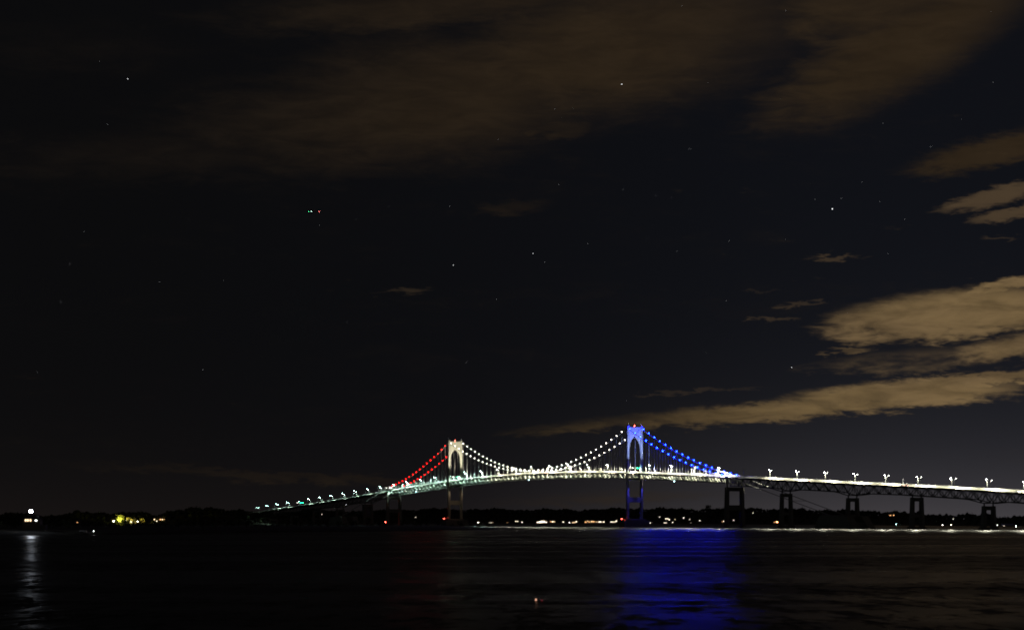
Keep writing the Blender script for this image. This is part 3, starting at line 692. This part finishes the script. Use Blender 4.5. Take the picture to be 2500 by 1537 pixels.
house(1324, 1273, 30, [(-11, -.8, 3, 1.8, 1), (-6, -.5, 4.2, 2.6, 1), (-1, 0, 4.2, 3.0, 1), (4, .4, 3.4, 2.6, 1), (9, -.8, 3, 1.5, 1), (-3, 3.0, 1.4, 1.0, 1), (1, 3.2, 1.4, 1.0, 1), (5, 3, 1.4, 1, 0)], 'long brightly lit waterfront house, the brightest building on the far shore', None, True, 3)
house(1349, 1272.5, 14, [(-4, 0, 1.8, 1.5, 2), (0, 0, 2.4, 1.8, 1), (4, 0, 1.8, 1.5, 0)], 'house with three windows beside the brightest waterfront house')
house(1375, 1273, 9, [(0, 0, 2.6, 1.2, 1)], 'low house with one wide pale window')
house(1390, 1275.3, 8, [(0, 0, 1.8, 1.6, 1)], 'small shore cabin with a bright porch lamp and one window', None, False, 3)
house(1403, 1274.5, 15, [(-4, 0, 2, 1.6, 0), (0, .2, 2, 1.6, 0), (3.6, 2.2, 2.2, 2.0, 1)], 'house with two warm windows and a brighter upper one')
house(1435, 1273.5, 17, [(-5, 0, 2.4, 2, 2), (-.5, 2.4, 1.6, 1.4, 0), (3, 0, 2.0, 1.6, 2), (6, -.2, 1.4, 1.2, 2)], 'gabled house with amber windows on two floors')
house(1447, 1272.3, 13, [(-3, .2, 2.2, 1.8, 0), (1, 0, 2.6, 2.0, 2), (4, -.3, 1.4, 1.2, 2)], 'house with three amber windows left of the blue tower', None, False, 0)
house(1465, 1273, 22, [(-8, 0, 1.4, 1.2, 0), (-3, 0, 1.6, 1.4, 1), (0, 0, 2.6, 2, 1), (4, 0, 1.4, 1, 1), (8.5, 0, 2.0, 1.8, 1)], 'long house with five lit windows in a line left of the blue tower', None, True)
house(1497, 1273, 18, [(-5, 0, 1.8, 1.3, 1), (-2, 0, 1.4, 1.2, 1), (1, 0, 1.4, 1.2, 1), (4, 0, 1.4, 1.2, 1), (7, 2.2, 2.2, 2.0, 1)], 'house with four small windows and one high bright window beside the blue tower')
house(1587, 1276.5, 9, [(0, 0, 2.6, 2.2, 1)], 'shore house with one very bright window just right of the blue tower', None, False, 3)
house(1600.5, 1255.5, 10, [(-1.5, 0, .8, .8, 2)], 'hillside house with a bright lamp high right of the blue tower', None, False, 3)
house(1610, 1261, 7, [(0, 0, 1.1, 1.0, 1)], 'small hillside house with one white window')
house(1630, 1266, 16, [(-4, .8, 1.6, 1.4, 1), (0, .8, 1.6, 1.4, 1), (3, -1.4, 1.8, 1.6, 1), (-2, -3, .9, .8, 2), (5, -3, .9, .8, 2)], 'hillside house with three white windows above dim amber ones')
house(1624, 1275.4, 9, [(-2, 0, 1.0, 1.0, 1), (0, 0, 1.0, 1.0, 1), (2, 0, 1.0, 1.0, 1)], 'low shore house with three tiny white windows')
house(1642, 1274, 7, [(0, 0, 1.3, 1.3, 1)], 'small shore house with one white window below the blue cables')
house(1651, 1267, 13, [(-3, 0, 1.0, .9, 0), (1, 0, 1.0, .9, 0)], 'hillside house with two faint warm windows')
house(1669, 1263.3, 8, [(0, 0, 1.9, 1.8, 1)], 'house high on the slope with a single bright white window')
house(1683.5, 1267, 7, [(0, 0, .9, .9, 1)], 'small house with a pinpoint window on the slope')
house(1686, 1277, 8, [(0, 0, 1.1, 1.0, 1), (3, 0, .8, .8, 2)], 'shore house with one white and one amber window')
house(1708, 1270, 7, [(0, 0, 1.4, 1.3, 1)], 'small house with one white window left of the blue cable pier')
house(1766.5, 1271.3, 8, [(0, 0, 1.7, 1.6, 1), (-3, -.6, .8, .7, 2)], 'house with one bright window at the foot of the blue cable pier')
house(1790.6, 1269, 8, [(0, 0, 1.0, 1.0, 1)], 'house with a tiny lit window seen between the pier legs')
house(1838, 1251.3, 8, [(0, 0, .9, .9, 1)], 'lone house high on the wooded ridge with one window')
house(1894, 1273.5, 12, [(-3, -.3, 1.0, .9, 2), (2, 0, 1.8, 1.6, 4)], 'house with a strong orange lamp by the first truss pier', None, False, 4)
house(2011.5, 1259, 8, [(-.8, -.6, 1.1, 1.0, 1), (.9, .8, 1.1, 1.0, 1)], 'house with two stepped white windows left of the anchorage')
house(2179, 1257.3, 14, [(-4.5, .2, 2.2, .9, 2), (1.8, .3, 2.2, 1.4, 2), (3, -.4, 1.2, 1.2, 0)], 'wooded hillside house with amber windows below the truss')
house(2325.6, 1266, 6, [(0, 0, .7, .7, 1)], 'dim house with a pinpoint window in the woods')
house(2460, 1282.6, 16, [(-6, 0, .6, .5, 1), (-3, .2, .6, .5, 1), (-1, 0, .6, .5, 1), (2, 0, .6, .5, 1), (5, -.2, .6, .5, 1)], 'long low boathouse with a row of tiny lights right of the last pier', None, True)
def dock_lamp(px, py, m, label):
    d = interp(SHORE, px) - 3; z = CAMH + (HY - py) * d / FPX; o = thing('dock_lamp', label, 'lamp', ((px - CX) / FPX * d, d, -.5))
    part('post', MB().tube([(0, 0, 0), (0, 0, z + .4)], .11, 6), M_bark, o); part('lantern', MB().ball((0, 0, z + .6), .5, 1), m, o)
dock_lamp(2188, 1279, E_win[5], 'cyan dock lamp on the shore beside the third truss pier')
dock_lamp(2300.8, 1281, E_win[3], 'white dock lamp on the shore between the two right piers')
dock_lamp(2322, 1280.5, emat('lamp_yellow', (1, .8, .45), 26), 'yellowish dock lamp on the shore between the two right piers')
dock_lamp(2480, 1284, emat('lamp_bright', (.95, 1, .95), 45), 'bright white dock lamp right of the last pier')
dock_lamp(2434.5, 1281, emat('lamp_small', (.9, 1, .9), 8), 'faint white dock lamp at the foot of the last pier')
dock_lamp(1253, 1277.8, E_win[3], 'white dock lamp beyond the tip of the island')

# block building on the far hill and distinct tall tree
d = 4300; q_ = pix(897, 1246, d); o = thing('block_building', 'dark square block building rising above the trees behind the red cables', 'building', (q_.x, q_.y, q_.z - 14))
part('wall', MB().box((0, 0, 13.5), (23, 14, 27)), M_wall2, o); part('roof', MB().box((0, 0, 27.6), (26, 16, 1.4)), M_roof, o)
for k in range(5): part('window', MB().box((-8 + 4 * k, -7.05, 22), (1.8, .12, 1.6)), M_glass, o)
BIG = tree_parts(77, 19, 9, 26, 60, M_leaf, .2); LITA = tree_parts(81, 15, 8.2, 24, 60, M_leafy, .22); LITB = tree_parts(85, 7, 5, 16, 50, M_leafy, .06)
d = interp(SHORE, 1729) + 300; tree('oak_tree', BIG, ((1729 - CX) / FPX * d, d, CAMH + (HY - 1231) * d / FPX - 19), 1.0, 1.0, 'tall round tree standing above the far wood left of the blue cable pier', 'tree', None)
# floodlit garden trees on the left shore
def lit_tree(v, px, top, h, sc, label, en, colr):
    d = interp(SHORE, px) + 26; z = CAMH + (HY - top) * d / FPX - h * sc; x = (px - CX) / FPX * d
    tree('garden_tree', v, (x, d, z), px, sc, label, 'tree', None)
    o = thing('garden_lamp', 'ground lamp shining up into the ' + label.split(' floodlit')[0] + ' tree', 'lamp', (x - 1, d - 9 * sc, z - .2))
    part('spike', MB().tube([(0, 0, -.5), (0, 0, 1.2)], .08, 5), M_rub, o); part('lens', MB().ball((0, 0, 1.3), .25, 1), emat('garden_lens', (1, .9, .5), 8), o)
    ld = bpy.data.lights.new('garden_spot', 'SPOT'); ld.energy = en; ld.color = colr; ld.spot_size = R(110); ld.spot_blend = .7; ld.shadow_soft_size = .3
    l = bpy.data.objects.new('garden_light', ld); l.location = (0, 0, 1.7); l.rotation_euler = (R(125), 0, 0); link(l, o)
lit_tree(LITA, 294, 1253.5, 15, 1.0, 'tall yellow green floodlit tree on the left shore', 90000, (1, .95, .18))
lit_tree(LITB, 312, 1261, 7, .9, 'small golden floodlit tree right of the tall yellow green one', 26000, (1, .75, .2))
lit_tree(LITB, 322, 1264.5, 7, .75, 'pointed orange floodlit bush with a house lamp beside it', 26000, (1, .68, .2))
lit_tree(LITB, 348, 1263.5, 7, 1.15, 'wide golden floodlit bush further along the shore', 36000, (1, .72, .18))
house(280, 1271, 9, [(-1, 0, 1.6, 1.4, 3)], 'dark house with one white lamp left of the yellow green tree')
house(325, 1273, 10, [(-2, 0, 2.8, 1.1, 1), (2, .2, 1.4, 1, 0)], 'low house glowing under the orange floodlit bush')
house(337, 1272, 6, [(0, 0, 1.2, 1.2, 3)], 'tiny house with a white lamp between the floodlit bushes')
house(378, 1267, 8, [(0, 0, 1.8, 1.6, 0)], 'house with one pinkish lit window right of the floodlit bushes')
house(384, 1271, 6, [(0, 0, 1.2, 1.0, 1)], 'small cabin with one pale window right of the floodlit bushes')
house(394, 1267.5, 14, [(-4, -.4, 1.6, 1.4, 0), (-1, .2, 2, 1.6, 2), (2.4, .2, 1.8, 1.5, 0), (5.5, .3, .8, .8, 2)], 'house with four pinkish windows at the end of the lit gardens')
house(190, 1274, 10, [(0, 0, 1.6, .7, 2)], 'dim house with one faint amber window on the left shore')
house(1015, 1261.6, 7, [(0, 0, .8, .8, 1)], 'hillside house with a faint lamp below the red cables')
s = s_of(845, 5); lamp_on_post('under_deck_lamp', 'small white lamp hanging under the truss of the far ramp', 'lamp', W(s, 5.0, rail(s) - 11.2), .4, .26, E_nw, None, True)
house(786, 1255, 6, [(0, 0, .8, .8, 1)], 'small house with a pinpoint lamp in the woods under the far ramp')

# ------------------------------------------------------------------ lighthouse on the island
d = 1185.0; q_ = pix(80, 1287, d); lh = thing('lighthouse', 'island lighthouse house with three lit windows and a dazzling lantern tower', 'lighthouse', (q_.x, q_.y, q_.z - 1.0)); mp = d / FPX
z0 = q_.z - 1.0
part('wall', MB().box((0, 0, 3.2), (10.5, 8, 6.4)), M_wall, lh)
mb = MB(); k = 4; vs = [(-5.7, -4.4, 6.4), (5.7, -4.4, 6.4), (5.7, 4.4, 6.4), (-5.7, 4.4, 6.4), (-4.2, -3.0, 8.6), (4.2, -3.0, 8.6), (4.2, 3.0, 8.6), (-4.2, 3.0, 8.6)]
part('roof', mb.add(vs, [(3, 2, 1, 0), (4, 5, 6, 7)] + [(i, (i + 1) % 4, 4 + (i + 1) % 4, 4 + i) for i in range(4)]), M_roof, lh)
part('porch', MB().box((6.9, 0, 1.4), (3.4, 6, 2.8)), M_wall2, lh)
zw = CAMH + (HY - 1269) * mp - z0
for px in (66.8, 72.3, 78.5):
    x = (px - CX) * mp - q_.x
    f_ = part('window', MB().box((x, -4.05, zw), (1.25, .12, 1.6)), M_white, lh); part('pane', MB().box((x, -4.14, zw), (.95, .08, 1.3)), emat('lighthouse_pane', (1, .74, .45), 2.2), f_)
x = (92 - CX) * mp - q_.x; f_ = part('window', MB().box((x, -4.05, zw), (1.5, .12, 1.0)), M_white, lh); part('pane', MB().box((x, -4.14, zw - .1), (1.2, .08, .7)), emat('lighthouse_white', (.95, 1, .95), 5), f_)
zl = CAMH + (HY - 1247) * mp - z0; x = (77 - CX) * mp - q_.x
oc = [(math.cos(k * math.pi / 4 + .39), math.sin(k * math.pi / 4 + .39)) for k in range(8)]
tw = part('lantern_tower', MB().prism(oc, 6.0, zl - 1.3, 1.7, 1.5, lambda v: (v[0] + x, v[1] - 1.5, v[2])), M_white, lh)
part('gallery', MB().prism(oc, zl - 1.3, zl - 1.05, 2.2, 2.2, lambda v: (v[0] + x, v[1] - 1.5, v[2])), M_rub, tw)
for a in range(8): part('mullion', MB().tube([(x + 1.3 * math.cos(a * .785), -1.5 + 1.3 * math.sin(a * .785), zl - 1.05), (x + 1.3 * math.cos(a * .785), -1.5 + 1.3 * math.sin(a * .785), zl + 1.1)], .06, 5), M_rub, tw)
part('lens', MB().ball((x, -1.5, zl), 1.05, 2), emat('lighthouse_lens', (.80, .87, 1.0), 110, True), tw, True)
part('cupola', MB().prism(oc, zl + 1.1, zl + 2.1, 1.6, .15, lambda v: (v[0] + x, v[1] - 1.5, v[2])), M_rub, tw)
lamp_on_post('path_lamp', 'faint lamp on a post beside the lighthouse', 'lamp', (pix(110.5, 1285, 1190).x, 1190, 2.2), 2.6, .2, emat('path_glow', (1, .8, .75), 2.0))
# moored boat
d = depth_water(1304.0) - 14; q_ = pix(204, 1303, d); bo = thing('motor_boat', 'pale motor boat lying off the island with a white bow light', 'boat', (q_.x, d, 0)); pr = []
mb = MB(); st = [(-6.5, 1.5, 1.1), (-3, 1.9, 1.15), (1.5, 1.9, 1.3), (4.5, 1.2, 1.6), (6.6, .06, 2.0)]; vs = []
for x, hw, zz in st: vs += [(x, -hw, zz), (x, -hw * .6, -.3), (x, hw * .6, -.3), (x, hw, zz)]
part('hull', mb.add(vs, [(i * 4 + j, i * 4 + (j + 1) % 4, i * 4 + 4 + (j + 1) % 4, i * 4 + 4 + j) for i in range(4) for j in range(4)] + [(0, 3, 2, 1)]), M_white, bo)
part('cabin', MB().prism([(-2.6, -1.3), (1.2, -1.3), (2.4, -.8), (2.4, .8), (1.2, 1.3), (-2.6, 1.3)], 1.2, 2.7, 1, .85), M_white, bo)
part('windshield', MB().prism([(-2.0, -1.33), (1.0, -1.33), (2.2, -.84), (2.2, .84), (1.0, 1.33), (-2.0, 1.33)], 1.8, 2.3, 1.03, .98), M_glass, bo)
part('bow_light', MB().ball((6.4, 0, 2.3), .22, 1), emat('bow_white', (.95, 1, 1), 14), bo)
# mooring buoys close by
d = depth_water(1468)
for px, top, m_, lab, r_, hgt_ in ((1308.5, 1463.5, emat('buoy_lamp_orange', (1, .50, .32), .75), 'small mooring buoy glowing pale orange on the open water', .13, .34), (1323, 1467, emat('buoy_lamp_red', (.9, .10, .16), .13), 'small dim red mooring buoy beside the glowing orange one', .11, .22)):
    x = (px - CX) / FPX * d; o = thing('mooring_buoy', lab, 'buoy', (x, d, 0))
    part('float', MB().prism(oc, -.25, .10, .16, .2), mat('buoy_shell', (.5, .12, .06), .5), o)
    part('lantern', MB().ball((0, 0, .10 + hgt_ / 2), r_, 2, 0, (1, 1, hgt_ / 2 / r_)), m_, o, True)
# ------------------------------------------------------------------ airplane with wing tip lights
d = 5760.0; q_ = pix(766, 516.5, d); ap = thing('airplane', 'distant airliner flying in with green and red wing tip lights', 'airplane', q_)
part('fuselage', MB().tube([(0, -18, 0), (0, -16, .2), (0, -12, .3), (0, 10, .4), (0, 20, 1.4)], [.4, 1.5, 1.9, 1.9, .5], 12), M_white, ap)
for sg in (-1, 1):
    wv = [(sg * 1.8, -4, -.6), (sg * 1.8, 3.5, -.6), (sg * 16.5, 6.5, .5), (sg * 16.5, 4.6, .5)]; wv += [(a, e, z + .35) for a, e, z in wv]
    part('wing', MB().add(wv, [(0, 1, 2, 3), (7, 6, 5, 4), (0, 4, 5, 1), (1, 5, 6, 2), (2, 6, 7, 3), (3, 7, 4, 0)]), M_white, ap)
    part('engine', MB().tube([(sg * 5.6, -4.5, -1.7), (sg * 5.6, -.5, -1.6)], [1.0, .8], 10), M_white, ap)
    tv = [(sg * .5, 15.5, 1.6), (sg * .5, 19, 1.6), (sg * 6, 20.5, 1.9), (sg * 6, 19.2, 1.9)]; tv += [(a, e, z + .2) for a, e, z in tv]
    part('tailplane', MB().add(tv, [(0, 1, 2, 3), (7, 6, 5, 4), (0, 4, 5, 1), (1, 5, 6, 2), (2, 6, 7, 3), (3, 7, 4, 0)]), M_white, ap)
    part('wing_tip_light', MB().ball((sg * 16.4, 4.2, .6), .55, 1), emat('tip_green', (.05, 1, .32), 16) if sg < 0 else emat('tip_red', (1, .18, .16), 22), ap)
fv = [(-.15, 13, 2), (-.15, 19.5, 2), (-.15, 20.5, 8), (-.15, 18, 8)]; fv += [(.15, a, z) for _, a, z in fv]
part('tail_fin', MB().add(fv, [(0, 1, 2, 3), (7, 6, 5, 4), (0, 4, 5, 1), (1, 5, 6, 2), (2, 6, 7, 3), (3, 7, 4, 0)]), M_white, ap)
part('landing_light', MB().ball((-6.5, -4.4, -.4), .6, 1), emat('landing_white', (.6, 1, .82), 26), ap)

# ------------------------------------------------------------------ stars
ST = [(312, 193, 5), (262, 304, 1.6), (243, 150, 1), (85, 559, 1.6), (170, 644, 1.2), (149, 737, 1.2), (389, 688, 1.6), (496, 902, 1.6), (461, 535, 1.2), (1098, 504, 2.2), (1107, 647, 4), (1217, 341, 1.2), (1212, 730, 2.0),
      (1518, 206, 7), (2032, 510, 12), (2148, 492, 2), (2425, 201, 2.6), (1301, 619, 3), (1329, 640, 1.8), (1918, 27, 1.6), (1665, 15, 1.3), (1933, 896, 3.5), (1724, 861, 1.4), (1773, 733, 1.3), (2055, 484, 1.2), (1991, 486, 1.0), (2208, 535, 1.4),
      (1355, 265, 1.4), (1399, 265, 1.1), (1370, 288, 1), (2156, 302, 1.3), (2272, 358, 1.2), (1682, 364, 1.1), (1685, 364, 1.1), (1520, 463, 1.2), (1601, 477, 1), (1639, 481, 1), (1364, 451, 1.3), (1530, 976, 1.2), (1139, 884, .9), (716, 761, .9), (847, 786, .9), (1918, 584, 1.3), (1780, 587, 1), (1652, 613, 1.2), (1434, 595, 1.1), (1580, 583, .9), (2168, 619, 1.1), (1980, 450, .8), (2105, 444, .9), (2346, 290, .8), (1904, 241, .8), (1727, 201, .8), (2419, 29, .7), (780, 548, .8), (950, 503, .7), (418, 425, .7), (870, 535, .8), (526, 590, .7)]
rs = random.Random(5)
for _ in range(50): ST.append((rs.uniform(-1500, 4000), rs.uniform(-1400, 1000), rs.choice((.35, .5, .7))))
for k, lim, nm in ((0, 3.0, 'bright'), (1, 0.0, 'faint')):
    mb = MB()
    for x, y, br in ST:
        if (k == 0) == (br >= lim if k == 0 else br < 3.0) or (k == 1 and br < 3.0):
            if k == 0 and br < lim: continue
            p_ = pix(x, y, 60000); mb.ball(p_, 3.1 * math.sqrt(br) if k == 1 else 4.2 * math.sqrt(br), 1)
    struct('stars', mb, emat('star_' + nm, (.95, .97, 1.0), 3.2 if k == 0 else 1.6), 'stuff', 'small ' + nm + ' stars scattered over the night sky')
